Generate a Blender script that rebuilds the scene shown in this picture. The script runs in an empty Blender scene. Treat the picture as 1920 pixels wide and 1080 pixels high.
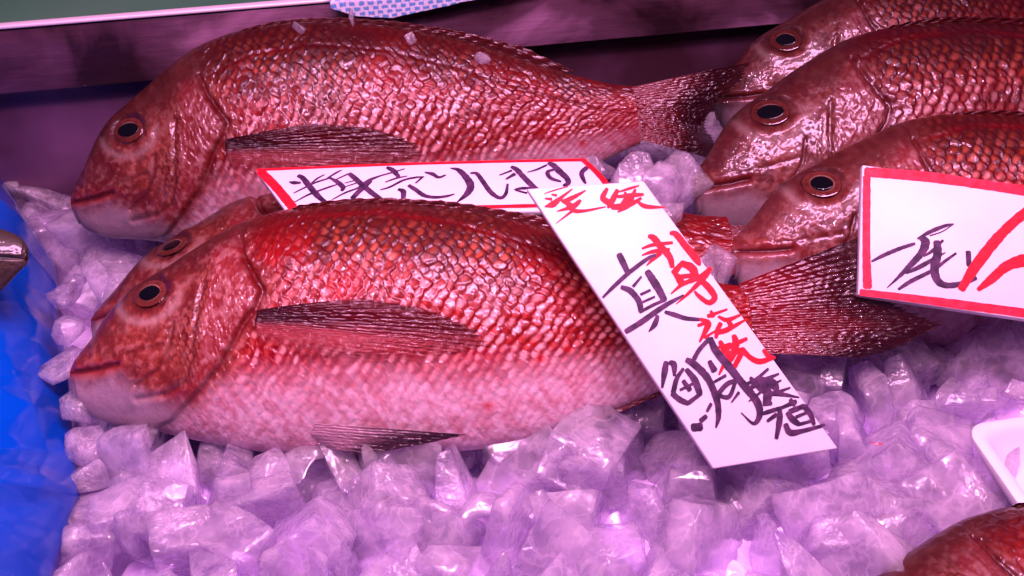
import bpy, math, random
import numpy as np
from mathutils import Vector, Matrix

random.seed(7)
rng = np.random.default_rng(11)
S = bpy.context.scene
COL = S.collection

# ------------------------------------------------------------------ camera, world, lamps, exposure
PITCH = math.radians(40.0)
CAM_H = 0.386
TANH = math.tan(math.radians(25.0))            # half horizontal field of view
cd = bpy.data.cameras.new('camera')
cam = bpy.data.objects.new('camera', cd)
COL.objects.link(cam)
cam.location = (0, 0, CAM_H)
cam.rotation_euler = (math.pi / 2 - PITCH, 0, 0)
cd.sensor_width = 36.0
cd.lens = 18.0 / TANH
cd.clip_start = 0.01
cd.clip_end = 50
S.camera = cam

W = bpy.data.worlds.new("World")
S.world = W
W.use_nodes = True
W.node_tree.nodes['Background'].inputs[0].default_value = (0.36, 0.12, 0.85, 1)
W.node_tree.nodes['Background'].inputs[1].default_value = 0.07


def lamp(kind, name, loc, target, energy, color, size):
    d = bpy.data.lights.new(name, kind)
    d.energy = energy
    d.color = color
    if kind == 'AREA':
        d.shape = 'RECTANGLE'
        d.size, d.size_y = size
    else:
        d.shadow_soft_size = size
    o = bpy.data.objects.new(name, d)
    COL.objects.link(o)
    o.location = loc
    v = Vector(target) - Vector(loc)
    o.rotation_euler = v.to_track_quat('-Z', 'Y').to_euler()
    return o


PINK = (1.0, 0.42, 0.80)
lamp('AREA', 'case_lamp', (0.02, 0.23, 0.60), (0.0, 0.30, 0.0), 6.0, PINK, (0.50, 0.08))
for row_y, row_z, n_b in ((0.12, 0.62, 5), (0.33, 0.66, 6)):   # two rows of small bulbs that give the sharp wet glints
    for k in range(n_b):
        lamp('POINT', 'case_bulb', (-0.36 + 0.72 * k / (n_b - 1), row_y, row_z), (0, 0.4, 0), 1.5, (1.0, 0.48, 0.82), 0.005)

S.view_settings.view_transform = 'Standard'
S.view_settings.look = 'None'
S.view_settings.exposure = 0.18
S.view_settings.gamma = 1.0
S.render.engine = 'CYCLES'
S.cycles.use_denoising = True
S.cycles.max_bounces = 10
S.cycles.transmission_bounces = 8
S.cycles.transparent_max_bounces = 16
S.cycles.caustics_reflective = False
S.cycles.caustics_refractive = False
S.cycles.sample_clamp_indirect = 4.0

# ------------------------------------------------------------------ where a picture point lies at a given depth
CAMP = np.array([0, 0, CAM_H])
FWD = np.array([0, math.cos(PITCH), -math.sin(PITCH)])
UPV = np.array([0, math.sin(PITCH), math.cos(PITCH)])
RGT = np.array([1.0, 0, 0])


def ray(px, py):
    return FWD + RGT * ((px - 960) / 960 * TANH) + UPV * ((540 - py) / 960 * TANH)


def at(px, py, depth):
    return CAMP + ray(px, py) * depth


def on_z(px, py, z):
    r = ray(px, py)
    return CAMP + r * ((z - CAM_H) / r[2])


def on_plane(px, py, p0, n):
    r = ray(px, py)
    return CAMP + r * (np.dot(p0 - CAMP, n) / np.dot(r, n))


# ------------------------------------------------------------------ helpers
def tag(o, label=None, cat=None, group=None, kind=None):
    if label: o['label'] = label
    if cat: o['category'] = cat
    if group: o['group'] = group
    if kind: o['kind'] = kind
    return o


def empty(name, mat):
    o = bpy.data.objects.new(name, None)
    COL.objects.link(o)
    o.matrix_world = mat
    o.empty_display_size = 0.02
    return o


def mesh_obj(name, verts, faces, mat, parent=None, smooth=True, cols=None):
    m = bpy.data.meshes.new(name)
    verts = np.asarray(verts, dtype=np.float32)
    m.vertices.add(len(verts))
    m.vertices.foreach_set('co', verts.ravel())
    if isinstance(faces, np.ndarray):
        k = faces.shape[1]
        flat = faces.astype(np.int32).ravel()
        starts = np.arange(0, len(flat), k, dtype=np.int32)
    else:
        flat = np.fromiter((i for f in faces for i in f), dtype=np.int32)
        ln = np.array([len(f) for f in faces])
        starts = np.concatenate([[0], np.cumsum(ln)[:-1]]).astype(np.int32)
    m.loops.add(len(flat))
    m.loops.foreach_set('vertex_index', flat)
    m.polygons.add(len(starts))
    m.polygons.foreach_set('loop_start', starts)
    m.update(calc_edges=True)
    m.validate()
    if smooth:
        m.polygons.foreach_set('use_smooth', np.ones(len(m.polygons), dtype=bool))
    if cols is not None:
        a = m.attributes.new('skin', 'FLOAT_COLOR', 'POINT')
        c4 = np.ones((len(verts), 4), dtype=np.float32)
        c4[:, :cols.shape[1]] = cols
        a.data.foreach_set('color', c4.ravel())
    m.materials.append(mat)
    o = bpy.data.objects.new(name, m)
    COL.objects.link(o)
    if parent:
        o.parent = parent
    return o


def grid_faces(nu, nv, wrap=False):
    i = np.arange(nu - 1)[:, None]
    j = np.arange(nv if wrap else nv - 1)[None, :]
    j2 = (j + 1) % nv
    a = i * nv + j
    b = (i + 1) * nv + j
    c = (i + 1) * nv + j2
    d = i * nv + j2
    return np.stack([a, b, c, d], -1).reshape(-1, 4)


def hash2(i, j, seed):
    h = (i.astype(np.int64) * 374761393 + j.astype(np.int64) * 668265263 + seed * 982451653) & 0xffffffff
    h = ((h ^ (h >> 13)) * 1274126177) & 0xffffffff
    h = (h ^ (h >> 16)) & 0xffffffff
    return h / 4294967295.0


def vnoise(x, y, seed=0):
    xi = np.floor(x); yi = np.floor(y)
    fx = x - xi; fy = y - yi
    fx = fx * fx * (3 - 2 * fx); fy = fy * fy * (3 - 2 * fy)
    a = hash2(xi, yi, seed); b = hash2(xi + 1, yi, seed)
    c = hash2(xi, yi + 1, seed); d = hash2(xi + 1, yi + 1, seed)
    return (a * (1 - fx) + b * fx) * (1 - fy) + (c * (1 - fx) + d * fx) * fy


def fbm(x, y, seed=0, octv=4):
    r = 0; amp = 0.5; t = 0
    for k in range(octv):
        r = r + amp * vnoise(x, y, seed + k * 17)
        t += amp
        x = x * 2.03 + 5.1; y = y * 2.03 + 1.7; amp *= 0.5
    return r / t


def sstep(a, b, x):
    t = np.clip((x - a) / (b - a), 0, 1)
    return t * t * (3 - 2 * t)


def mix(a, b, t):
    t = np.asarray(t)[..., None]
    return np.asarray(a) * (1 - t) + np.asarray(b) * t


# ------------------------------------------------------------------ materials
def new_mat(name):
    m = bpy.data.materials.new(name)
    m.use_nodes = True
    nt = m.node_tree
    return m, nt, nt.nodes['Principled BSDF']


def node(nt, typ, **kw):
    n = nt.nodes.new(typ)
    for k, v in kw.items():
        if k.startswith('in_'):
            n.inputs[k[3:].replace('_', ' ')].default_value = v
        else:
            setattr(n, k, v)
    return n


def ramp(nt, src, stops):
    r = nt.nodes.new('ShaderNodeValToRGB')
    e = r.color_ramp.elements
    while len(e) < len(stops):
        e.new(0.5)
    for k, (p, c) in enumerate(stops):
        e[k].position = p
        e[k].color = (*c, 1) if len(c) == 3 else c
    nt.links.new(src, r.inputs[0])
    return r


def plain(name, col, rough=0.5, spec=0.5, coat=0.0, metal=0.0, noise=None, bump=None):
    m, nt, p = new_mat(name)
    p.inputs['Base Color'].default_value = (*col, 1)
    p.inputs['Roughness'].default_value = rough
    p.inputs['Specular IOR Level'].default_value = spec
    p.inputs['Coat Weight'].default_value = coat
    p.inputs['Coat Roughness'].default_value = 0.06
    p.inputs['Metallic'].default_value = metal
    tc = node(nt, 'ShaderNodeTexCoord')
    if noise:
        sc, col2, lo, hi = noise
        n = node(nt, 'ShaderNodeTexNoise', in_Scale=sc, in_Detail=5.0)
        nt.links.new(tc.outputs['Object'], n.inputs['Vector'])
        r = ramp(nt, n.outputs[0], [(lo, col), (hi, col2)])
        nt.links.new(r.outputs[0], p.inputs['Base Color'])
    if bump:
        sc, st, dist = bump
        n = node(nt, 'ShaderNodeTexNoise', in_Scale=sc, in_Detail=3.0)
        nt.links.new(tc.outputs['Object'], n.inputs['Vector'])
        b = node(nt, 'ShaderNodeBump', in_Strength=st, in_Distance=dist)
        nt.links.new(n.outputs[0], b.inputs['Height'])
        nt.links.new(b.outputs[0], p.inputs['Normal'])
    return m


def skin_material(name, rough, coat, bscale, bstr, spec=0.5):
    m, nt, p = new_mat(name)
    at_ = node(nt, 'ShaderNodeAttribute', attribute_name='skin')
    nt.links.new(at_.outputs['Color'], p.inputs['Base Color'])
    if name == 'fish_fin':
        nt.links.new(at_.outputs['Alpha'], p.inputs['Alpha'])
    p.inputs['Roughness'].default_value = rough
    p.inputs['Specular IOR Level'].default_value = spec
    p.inputs['Coat Weight'].default_value = coat
    p.inputs['Coat Roughness'].default_value = 0.06
    tc = node(nt, 'ShaderNodeTexCoord')
    n = node(nt, 'ShaderNodeTexNoise', in_Scale=bscale, in_Detail=3.0)
    nt.links.new(tc.outputs['Object'], n.inputs['Vector'])
    b = node(nt, 'ShaderNodeBump', in_Strength=bstr, in_Distance=0.001)
    nt.links.new(n.outputs[0], b.inputs['Height'])
    nt.links.new(b.outputs[0], p.inputs['Normal'])
    if name != 'fish_skin':
        nt.links.new(b.outputs[0], p.inputs['Coat Normal'])
    return m


M_SKIN = skin_material('fish_skin', 0.42, 0.5, 700, 0.22, 0.28)
M_FIN = skin_material('fish_fin', 0.22, 0.35, 300, 0.45, 0.25)
M_EYE = skin_material('fish_eye', 0.08, 0.3, 60, 0.03)


def ice_material(name, milk, tint):
    """clear ice with cloudy, bubbly cores: part refracting, part light scattered inside"""
    m, nt, p = new_mat(name)
    out = nt.nodes['Material Output']
    tc = node(nt, 'ShaderNodeTexCoord')
    oi = node(nt, 'ShaderNodeObjectInfo')
    add = node(nt, 'ShaderNodeVectorMath', operation='ADD')
    sc = node(nt, 'ShaderNodeVectorMath', operation='SCALE')
    comb = node(nt, 'ShaderNodeCombineXYZ')
    for k in range(3):
        nt.links.new(oi.outputs['Random'], comb.inputs[k])
    nt.links.new(comb.outputs[0], sc.inputs[0])
    sc.inputs['Scale'].default_value = 17.0
    nt.links.new(tc.outputs['Object'], add.inputs[0])
    nt.links.new(sc.outputs[0], add.inputs[1])
    ns = 1.0 if name == 'ice' else 55.0          # cubes are built in units of their own half width
    n = node(nt, 'ShaderNodeTexNoise', in_Scale=1.5 * ns, in_Detail=3.0, in_Roughness=0.5, in_Distortion=0.15)
    nt.links.new(add.outputs[0], n.inputs['Vector'])
    n2 = node(nt, 'ShaderNodeTexNoise', in_Scale=7.0 * ns, in_Detail=4.0)
    nt.links.new(add.outputs[0], n2.inputs['Vector'])
    sm = node(nt, 'ShaderNodeMath', operation='MULTIPLY_ADD')
    nt.links.new(n2.outputs[0], sm.inputs[0])
    sm.inputs[1].default_value = 0.22
    nt.links.new(n.outputs[0], sm.inputs[2])
    # patches of frost and tiny bubbles that sparkle
    n4 = node(nt, 'ShaderNodeTexNoise', in_Scale=10.0 * ns, in_Detail=2.0)
    nt.links.new(add.outputs[0], n4.inputs['Vector'])
    n5 = node(nt, 'ShaderNodeTexNoise', in_Scale=1.1 * ns, in_Detail=2.0)
    nt.links.new(sc.outputs[0], n5.inputs['Vector'])
    nt.links.new(add.outputs[0], n5.inputs['Vector'])
    r5 = ramp(nt, n5.outputs[0], [(0.50, (0.03,) * 3), (0.60, (1.1,) * 3)])
    fr = node(nt, 'ShaderNodeMath', operation='MULTIPLY')
    nt.links.new(n4.outputs[0], fr.inputs[0]); nt.links.new(r5.outputs[0], fr.inputs[1])
    sm2 = node(nt, 'ShaderNodeMath', operation='ADD')
    nt.links.new(sm.outputs[0], sm2.inputs[0]); nt.links.new(fr.outputs[0], sm2.inputs[1])
    sm = sm2
    b = node(nt, 'ShaderNodeBump', in_Strength=0.7, in_Distance=0.0018)
    nt.links.new(sm.outputs[0], b.inputs['Height'])
    p.inputs['Base Color'].default_value = (0.93, 0.90, 1.0, 1)
    p.inputs['Roughness'].default_value = 0.03
    p.inputs['IOR'].default_value = 1.31
    p.inputs['Transmission Weight'].default_value = 1.0
    nt.links.new(b.outputs[0], p.inputs['Normal'])
    clear = node(nt, 'ShaderNodeBsdfTransparent')
    clear.inputs[0].default_value = (0.93, 0.86, 1.0, 1)
    ca = node(nt, 'ShaderNodeMixShader')
    ca.inputs[0].default_value = 0.80
    nt.links.new(p.outputs[0], ca.inputs[1])
    nt.links.new(clear.outputs[0], ca.inputs[2])
    d = node(nt, 'ShaderNodeBsdfPrincipled')
    d.inputs['Base Color'].default_value = (*tint, 1)
    d.inputs['Roughness'].default_value = 0.14
    d.inputs['IOR'].default_value = 1.31
    d.inputs['Coat Weight'].default_value = 1.0
    d.inputs['Coat Roughness'].default_value = 0.03
    d.inputs['Subsurface Weight'].default_value = 1.0
    d.inputs['Subsurface Radius'].default_value = (0.8, 0.8, 1.0)
    d.inputs['Subsurface Scale'].default_value = 0.03 if name == 'ice' else 0.006
    nt.links.new(b.outputs[0], d.inputs['Normal'])
    nt.links.new(b.outputs[0], d.inputs['Coat Normal'])
    r = ramp(nt, n.outputs[0], [(0.30, (milk[0],) * 3), (0.70, (milk[1],) * 3)])
    n6 = node(nt, 'ShaderNodeTexNoise', in_Scale=1.9 * ns, in_Detail=5.0, in_Roughness=0.55, in_Distortion=0.4)
    off6 = node(nt, 'ShaderNodeVectorMath', operation='ADD')
    off6.inputs[1].default_value = (3.3, 8.1, 1.7)
    nt.links.new(add.outputs[0], off6.inputs[0]); nt.links.new(off6.outputs[0], n6.inputs['Vector'])
    r6 = ramp(nt, n6.outputs[0], [(0.44, (0, 0, 0)), (0.495, (0.13,) * 3), (0.505, (0.13,) * 3), (0.56, (0, 0, 0))])
    mk = node(nt, 'ShaderNodeMath', operation='ADD', use_clamp=True)
    nt.links.new(r.outputs[0], mk.inputs[0]); nt.links.new(r6.outputs[0], mk.inputs[1])
    mx = node(nt, 'ShaderNodeMixShader')
    nt.links.new(mk.outputs[0], mx.inputs[0])
    nt.links.new(ca.outputs[0], mx.inputs[1])
    nt.links.new(d.outputs[0], mx.inputs[2])
    wet = node(nt, 'ShaderNodeBsdfGlossy')
    wet.inputs['Roughness'].default_value = 0.09
    nt.links.new(b.outputs[0], wet.inputs['Normal'])
    wx = node(nt, 'ShaderNodeMixShader')
    wx.inputs[0].default_value = 0.06
    nt.links.new(mx.outputs[0], wx.inputs[1]); nt.links.new(wet.outputs[0], wx.inputs[2])
    nt.links.new(wx.outputs[0], out.inputs[0])
    return m


M_ICE = ice_material('ice', (0.12, 0.44), (0.86, 0.72, 1.0))
M_ICEBED = ice_material('ice_bed', (1.0, 1.0), (0.82, 0.66, 0.98))

M_BOARD = plain('white_board', (0.72, 0.69, 0.72), 0.42, 0.4, noise=(40, (0.64, 0.61, 0.64), 0.35, 0.75))


def ink(name, c1, c2):
    m, nt, p = new_mat(name)
    tc = node(nt, 'ShaderNodeTexCoord')
    n = node(nt, 'ShaderNodeTexNoise', in_Scale=260.0, in_Detail=4.0)
    nt.links.new(tc.outputs['Object'], n.inputs['Vector'])
    r = ramp(nt, n.outputs[0], [(0.35, c1), (0.72, c2)])
    nt.links.new(r.outputs[0], p.inputs['Base Color'])
    p.inputs['Roughness'].default_value = 0.5
    p.inputs['Specular IOR Level'].default_value = 0.2
    return m


M_BLACK = ink('black_ink', (0.022, 0.008, 0.03), (0.10, 0.035, 0.10))
M_RED = ink('red_ink', (0.66, 0.002, 0.012), (0.62, 0.012, 0.03))
M_REDB = ink('red_border_ink', (0.62, 0.004, 0.022), (0.68, 0.03, 0.07))

# ------------------------------------------------------------------ the case: floor, ice bed, back wall, counter behind
M_FLOOR = plain('tray_floor', (0.10, 0.08, 0.2), 0.4)
mesh_obj('floor', [(-1.5, -0.3, -0.06), (1.5, -0.3, -0.06), (1.5, 1.6, -0.06), (-1.5, 1.6, -0.06)],
         [(0, 1, 2, 3)], M_FLOOR)['kind'] = 'structure'


def ice_z(x, y):
    """Height of the loose ice, which is heaped a little towards the back."""
    return -0.022 + 0.010 * (fbm(np.asarray(x) * 14 + 3, np.asarray(y) * 14 + 9, 5) - 0.5) * 2


nx, ny = 220, 180
gx, gy = np.meshgrid(np.linspace(-0.62, 0.62, nx), np.linspace(0.10, 0.80, ny), indexing='ij')
gz = ice_z(gx, gy) - 0.003 + 0.020 * (fbm(gx * 60, gy * 60, 31) - 0.5) * 2
tag(mesh_obj('ice_bed', np.stack([gx, gy, gz], -1).reshape(-1, 3), grid_faces(nx, ny), M_ICEBED), kind='stuff')

# back wall: a line in plan, turned a little away to the right
WL = np.array([-0.60, 0.486]); WR = np.array([0.90, 0.771])
wd = (WR - WL) / np.linalg.norm(WR - WL)
wn = np.array([wd[1], -wd[0]])                  # towards the camera


def wall_pt(s, off, z):
    p = WL + wd * s - wn * off
    return (p[0], p[1], z)


WLEN = float(np.linalg.norm(WR - WL))
M_STEEL, nt, p = new_mat('stainless')
p.inputs['Metallic'].default_value = 0.35
tc = node(nt, 'ShaderNodeTexCoord')
mp = node(nt, 'ShaderNodeMapping')
mp.inputs['Scale'].default_value = (6, 6, 40)
nt.links.new(tc.outputs['Object'], mp.inputs['Vector'])
n = node(nt, 'ShaderNodeTexNoise', in_Scale=2.2, in_Detail=6.0, in_Distortion=0.6)
nt.links.new(tc.outputs['Object'], n.inputs['Vector'])
n.inputs['Scale'].default_value = 11
r = ramp(nt, n.outputs[0], [(0.42, (0.03, 0.010, 0.016)), (0.50, (0.10, 0.040, 0.065)), (0.58, (0.14, 0.060, 0.10)), (0.68, (0.45, 0.22, 0.36))])  # stains, plus purple reflections painted into the steel's colour
nt.links.new(r.outputs[0], p.inputs['Base Color'])
n3 = node(nt, 'ShaderNodeTexNoise', in_Scale=9.0, in_Detail=6.0)
nt.links.new(mp.outputs[0], n3.inputs['Vector'])
r3 = ramp(nt, n3.outputs[0], [(0.3, (0.26,) * 3), (0.7, (0.5,) * 3)])
nt.links.new(r3.outputs[0], p.inputs['Roughness'])
b = node(nt, 'ShaderNodeBump', in_Strength=0.12, in_Distance=0.004)
nt.links.new(n3.outputs[0], b.inputs['Height'])
nt.links.new(b.outputs[0], p.inputs['Normal'])

M_DARKSTEEL = plain('dark_steel', (0.045, 0.014, 0.024), 0.42, 0.5, metal=0.35, noise=(6, (0.26, 0.12, 0.24), 0.45, 0.72),  # paler purple patches are reflections painted into the panel's colour
                    bump=(12, 0.08, 0.004))
M_LIP = plain('lip_steel', (0.75, 0.66, 0.70), 0.35, 0.5, metal=0.2)


def box_between(name, s0, s1, off0, off1, z0, z1, mat, parent, bevel=0.0008):
    v = [wall_pt(s, o, z) for s in (s0, s1) for o in (off0, off1) for z in (z0, z1)]
    f = [(0, 1, 3, 2), (4, 6, 7, 5), (0, 4, 5, 1), (2, 3, 7, 6), (0, 2, 6, 4), (1, 5, 7, 3)]
    o = mesh_obj(name, v, f, mat, parent, smooth=False)
    bm = o.modifiers.new('bevel', 'BEVEL')
    bm.width = bevel
    bm.segments = 2
    return o


Z_BAND, Z_LIP = 0.071, 0.1105
wroot = empty('display_case', Matrix.Identity(4))
tag(wroot, 'stained stainless steel back wall of the fish display case with pale lip', 'display case')
box_between('lower_panel', 0, WLEN, 0.012, 0.03, -0.06, Z_BAND - 0.001, M_DARKSTEEL, wroot)
box_between('upper_band', 0, WLEN, 0.0, 0.0025, Z_BAND, Z_LIP - 0.001, M_STEEL, wroot)
box_between('lip', 0, WLEN, -0.0015, 0.0035, Z_LIP, Z_LIP + 0.0022, M_LIP, wroot)
M_COUNTER = plain('counter', (0.05, 0.17, 0.085), 0.6, 0.1, noise=(7, (0.09, 0.21, 0.12), 0.35, 0.7))
cs = mesh_obj('counter', [wall_pt(-1, 0.004, Z_LIP - 0.03), wall_pt(WLEN + 1, 0.004, Z_LIP - 0.03),
                          wall_pt(WLEN + 1, 1.2, Z_LIP - 0.03), wall_pt(-1, 1.2, Z_LIP - 0.03)], [(0, 1, 2, 3)], M_COUNTER)
cs['kind'] = 'structure'

# ------------------------------------------------------------------ the fish
AX0 = np.array([137.0, 690.0]); AX1 = np.array([1400.0, 598.0])
AXL = float(np.linalg.norm(AX1 - AX0))
ad = (AX1 - AX0) / AXL
au = np.array([ad[1], -ad[0]])


def na(px, py):
    """fish coordinates (along, up) in body lengths of a point measured on the front fish"""
    d = np.array([px, py]) - AX0
    return float(d @ ad / AXL), float(d @ au / AXL)


UP = [na(*q) for q in [(137, 686), (141, 674), (148, 664), (175, 628), (194, 594), (216, 563), (242, 540), (300, 502),
                       (342, 472), (398, 438), (453, 408), (520, 388), (600, 379), (680, 375), (760, 378), (850, 388),
                       (940, 403), (1030, 425), (1120, 455), (1210, 487), (1290, 513), (1357, 531), (1404, 536)]]
LO = [na(*q) for q in [(140, 725), (144, 745), (152, 763), (180, 783), (220, 795), (290, 806), (360, 822), (450, 840),
                       (520, 849), (600, 854), (700, 854), (800, 850), (900, 841), (1000, 822), (1100, 788), (1180, 757),
                       (1230, 737), (1320, 700), (1404, 666)]]
OPER = [na(*q) for q in [(450, 455), (469, 502), (486, 529), (506, 560), (496, 591), (472, 622), (460, 649), (433, 698),
                         (411, 722), (384, 751), (345, 786), (300, 803)]]
PREO = [na(*q) for q in [(396, 545), (392, 575), (388, 620), (384, 680), (370, 722), (335, 742), (275, 750)]]
CHEEK = [na(*q) for q in [(345, 615), (338, 660), (315, 700), (275, 725)]]
MOUTH = [na(*q) for q in [(130, 701), (165, 699), (205, 695), (238, 688)]]
MAXIL = [na(*q) for q in [(205, 678), (262, 668), (325, 652)]]
BROW = [na(*q) for q in [(245, 540), (280, 522), (310, 520)]]
LATER = [na(*q) for q in [(470, 455), (560, 415), (700, 402), (850, 424), (1000, 470), (1150, 530), (1290, 575), (1400, 600)]]
EYE = na(287, 556)
WTH = [(0, .014), (.012, .024), (.04, .036), (.1, .056), (.2, .078), (.33, .09), (.5, .086), (.7, .06), (.88, .028), (1.01, .016)]


def curve(pts, u):
    p = np.array(pts)
    x = p[:, 0]; y = p[:, 1]
    return np.interp(u, x, y)


def smooth_curve(pts, n=400):
    u = np.linspace(0, 1.004, n)
    y = curve(pts, u)
    k = 9
    pad = np.concatenate([np.full(k // 2, 0.0), y, np.full(k // 2, 0.0)])
    pad[:k // 2] = 2 * y[0] - y[k // 2:0:-1]
    pad[-(k // 2):] = 2 * y[-1] - y[-2:-k // 2 - 1:-1]
    ys = np.convolve(pad, np.ones(k) / k, 'valid')
    ys[:3] = y[:3]
    return u, ys


def polydist(u, v, pts):
    d = np.full(u.shape, 9.0)
    for (x0, y0), (x1, y1) in zip(pts[:-1], pts[1:]):
        dx, dy = x1 - x0, y1 - y0
        t = np.clip(((u - x0) * dx + (v - y0) * dy) / (dx * dx + dy * dy), 0, 1)
        d = np.minimum(d, np.hypot(u - x0 - t * dx, v - y0 - t * dy))
    return d


def scales(a, b, seed):
    """overlapping scale lattice in cell units: height, edge factor (0 at a free rear edge .. 1 inside), random id"""
    best = np.full(a.shape, 1e9)
    h = np.zeros(a.shape); edge = np.zeros(a.shape); rid = np.zeros(a.shape)
    lat = np.zeros(a.shape)
    j0 = np.floor(b)
    for dj in (-1, 0, 1, 2):
        j = j0 + dj
        sh = 0.5 * (np.mod(j, 2))
        i0 = np.floor(a - sh)
        for di in (-2, -1, 0, 1):
            i = i0 + di
            jx = (hash2(i, j, seed + 3) - 0.5) * 0.16
            jy = (hash2(i, j, seed + 4) - 0.5) * 0.16
            la = a - (i + sh + jx)              # 0 at the root, about 1.3 at the free edge
            lb = b - (j + jy)
            R = 1.25 * np.sqrt(np.clip(1 - (lb / 0.98) ** 2, 0, 1))
            inside = (np.abs(lb) < 0.98) & (la < R) & (la > -0.75)
            key = i + sh
            win = inside & (key < best)
            best = np.where(win, key, best)
            r1 = hash2(i, j, seed)
            r2 = hash2(i, j, seed + 1)
            r3 = hash2(i, j, seed + 2)
            hh = 0.45 * la + (r1 - 0.5) * 0.35 * la + (r2 - 0.5) * 0.7 * lb - 0.25 * lb * lb
            h = np.where(win, hh, h)
            edge = np.where(win, R - la, edge)
            rid = np.where(win, r3, rid)
            lat = np.where(win, lb, lat)
    return h, edge, rid, lat


def build_fish(seed, label, snout, tail, d0, d1, tilt, nu=600, nv=180, kup=1.0, klo=1.0, tone=1.0, tail_fan=None,
               brown=False, thick=1.0, fins=True, droop=0.0):
    P0 = at(*snout, d0); P1 = at(*tail, d1)
    ex = P1 - P0
    SL = float(np.linalg.norm(ex)); ex = ex / SL
    view = -(0.5 * (P0 + P1) - CAMP); view /= np.linalg.norm(view)
    ez = view - ex * (view @ ex); ez /= np.linalg.norm(ez)
    ey = np.cross(ez, ex)
    t = math.radians(tilt)
    ey2 = ey * math.cos(t) - ez * math.sin(t)
    ez2 = ez * math.cos(t) + ey * math.sin(t)
    M = Matrix(((ex[0], ey2[0], ez2[0], P0[0]), (ex[1], ey2[1], ez2[1], P0[1]), (ex[2], ey2[2], ez2[2], P0[2]), (0, 0, 0, 1)))
    root = empty('sea_bream' if not brown else 'small_fish', M)

    uc, ycu = smooth_curve(UP)
    _, ycl = smooth_curve(LO)
    ycu = ycu * (1 + (kup - 1) * np.clip(1 - uc * 0.6, 0, 1)); ycl = ycl * (1 + (klo - 1) * np.clip(1 - uc * 0.6, 0, 1))
    fu = lambda u: np.interp(u, uc, ycu)
    fl = lambda u: np.interp(u, uc, ycl)
    fw = lambda u: thick * np.interp(u, *zip(*WTH))
    bend = lambda u: -droop * np.clip(u - 0.55, 0, 1) ** 2

    def zs(u, v):
        mid = 0.5 * (fu(u) + fl(u)); half = 0.5 * (fu(u) - fl(u))
        s = np.clip((v - mid) / half, -1, 1)
        return fw(u) * (1 - s * s) ** 0.60 + bend(u)

    tt = np.linspace(0, 1, nu)
    us = 1.003 * (0.62 * tt + 0.38 * tt * tt)
    nb = 14
    ph = np.concatenate([np.linspace(0, math.pi, nv), math.pi + math.pi * (np.arange(1, nb + 1) / (nb + 1))])
    NV = len(ph)
    U = np.repeat(us[:, None], NV, 1)
    PH = np.repeat(ph[None, :], nu, 0)
    mid = 0.5 * (fu(us) + fl(us))[:, None]; half = 0.5 * (fu(us) - fl(us))[:, None]
    Sv = -np.cos(PH)
    V = mid + half * Sv
    front = PH <= math.pi + 1e-6
    sn = np.abs(np.sin(PH)) ** 1.2
    Z = fw(us)[:, None] * sn * np.where(front, 1, -1) + bend(us)[:, None]
    tn = np.clip((Sv + 1) / 2, 0, 1)
    # face each point: for colouring use the angle so that marks wrap round the back evenly
    wv = vnoise(U * 40, V * 40, seed + 50) - 0.5
    xo = np.interp(V, [q[1] for q in OPER][::-1], [q[0] for q in OPER][::-1])
    so = U - xo - 0.004 * wv
    xp = np.interp(V, [q[1] for q in PREO][::-1], [q[0] for q in PREO][::-1])
    so_b = sstep(-0.004, 0.006, so)             # 1 on the body, 0 on the head
    de = np.hypot((U - EYE[0]) / 1.12, V - EYE[1])
    relief = np.zeros_like(U)

    # --- body scales: rows follow the outline
    rows = 28.0
    hb, eb, rb, lb = scales(U * 60 + 0.9 * (tn - 0.5) ** 2 * 4 + 0.8 * wv, tn * rows + 0.3 * wv, seed)
    # --- small cheek / opercle scales
    hc, ec, rc, lc = scales(U * 110 + 1.5 * wv, V * 95 + 1.5 * wv + U * 40, seed + 9)
    bmask = so_b * sstep(0.0, 0.05, tn) * (1 - 0.6 * sstep(0.93, 1.0, tn))
    cheek = (1 - so_b) * sstep(0.055, 0.085, de) * sstep(0.15, 0.20, U + 0.15 * (V + 0.02)) * (1 - sstep(0.105, 0.15, V - 0.35 * (U - 0.2))) * sstep(-0.085, -0.055, V)
    belly = 1 - sstep(0.16, 0.42, tn + 0.08 * (fbm(U * 12, V * 12, seed + 2) - 0.5))
    soft = bmask * (1 - 0.68 * belly)
    relief += soft * 0.0050 * hb * (1 - 0.45 * sstep(0.8, 1.0, U)) + cheek * 0.0022 * hc
    # --- head relief
    relief += 0.0065 * (1 - sstep(-0.012, 0.003, so)) * sstep(-0.06, -0.01, so + 0.03)       # gill cover edge
    dp = polydist(U, V, PREO); dc = polydist(U, V, CHEEK); dm = polydist(U, V, MOUTH); dx = polydist(U, V, MAXIL)
    db = polydist(U, V, BROW); dl = polydist(U, V, LATER)
    do = polydist(U, V, OPER)
    hm = (1 - so_b)
    fine0 = fbm(U * 130 + V * 30, V * 120 - U * 40, seed + 25, 3)
    relief -= 0.0018 * np.exp(-(dp / 0.0040) ** 2) * hm
    relief += 0.0018 * np.exp(-((dp - 0.009) / 0.007) ** 2) * hm
    relief -= 0.0022 * np.exp(-(dc / 0.003) ** 2) * hm
    relief -= 0.0050 * np.exp(-(dm / 0.0040) ** 2)
    relief += 0.0022 * np.exp(-((dm - 0.012) / 0.007) ** 2)
    relief -= 0.0012 * np.exp(-(dx / 0.004) ** 2)
    relief -= 0.0050 * np.exp(-(do / 0.004) ** 2) * sstep(-0.10, 0.0, V)
    # eye socket
    relief += 0.0022 * np.exp(-((de - 0.036) / 0.008) ** 2) - 0.006 * (1 - sstep(0.018, 0.034, de))
    relief += 0.0035 * np.exp(-(db / 0.008) ** 2)
    # nostril
    dn = np.hypot(U - EYE[0] + 0.052, V - EYE[1] - 0.002)
    relief -= 0.003 * np.exp(-(dn / 0.0045) ** 2)
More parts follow.
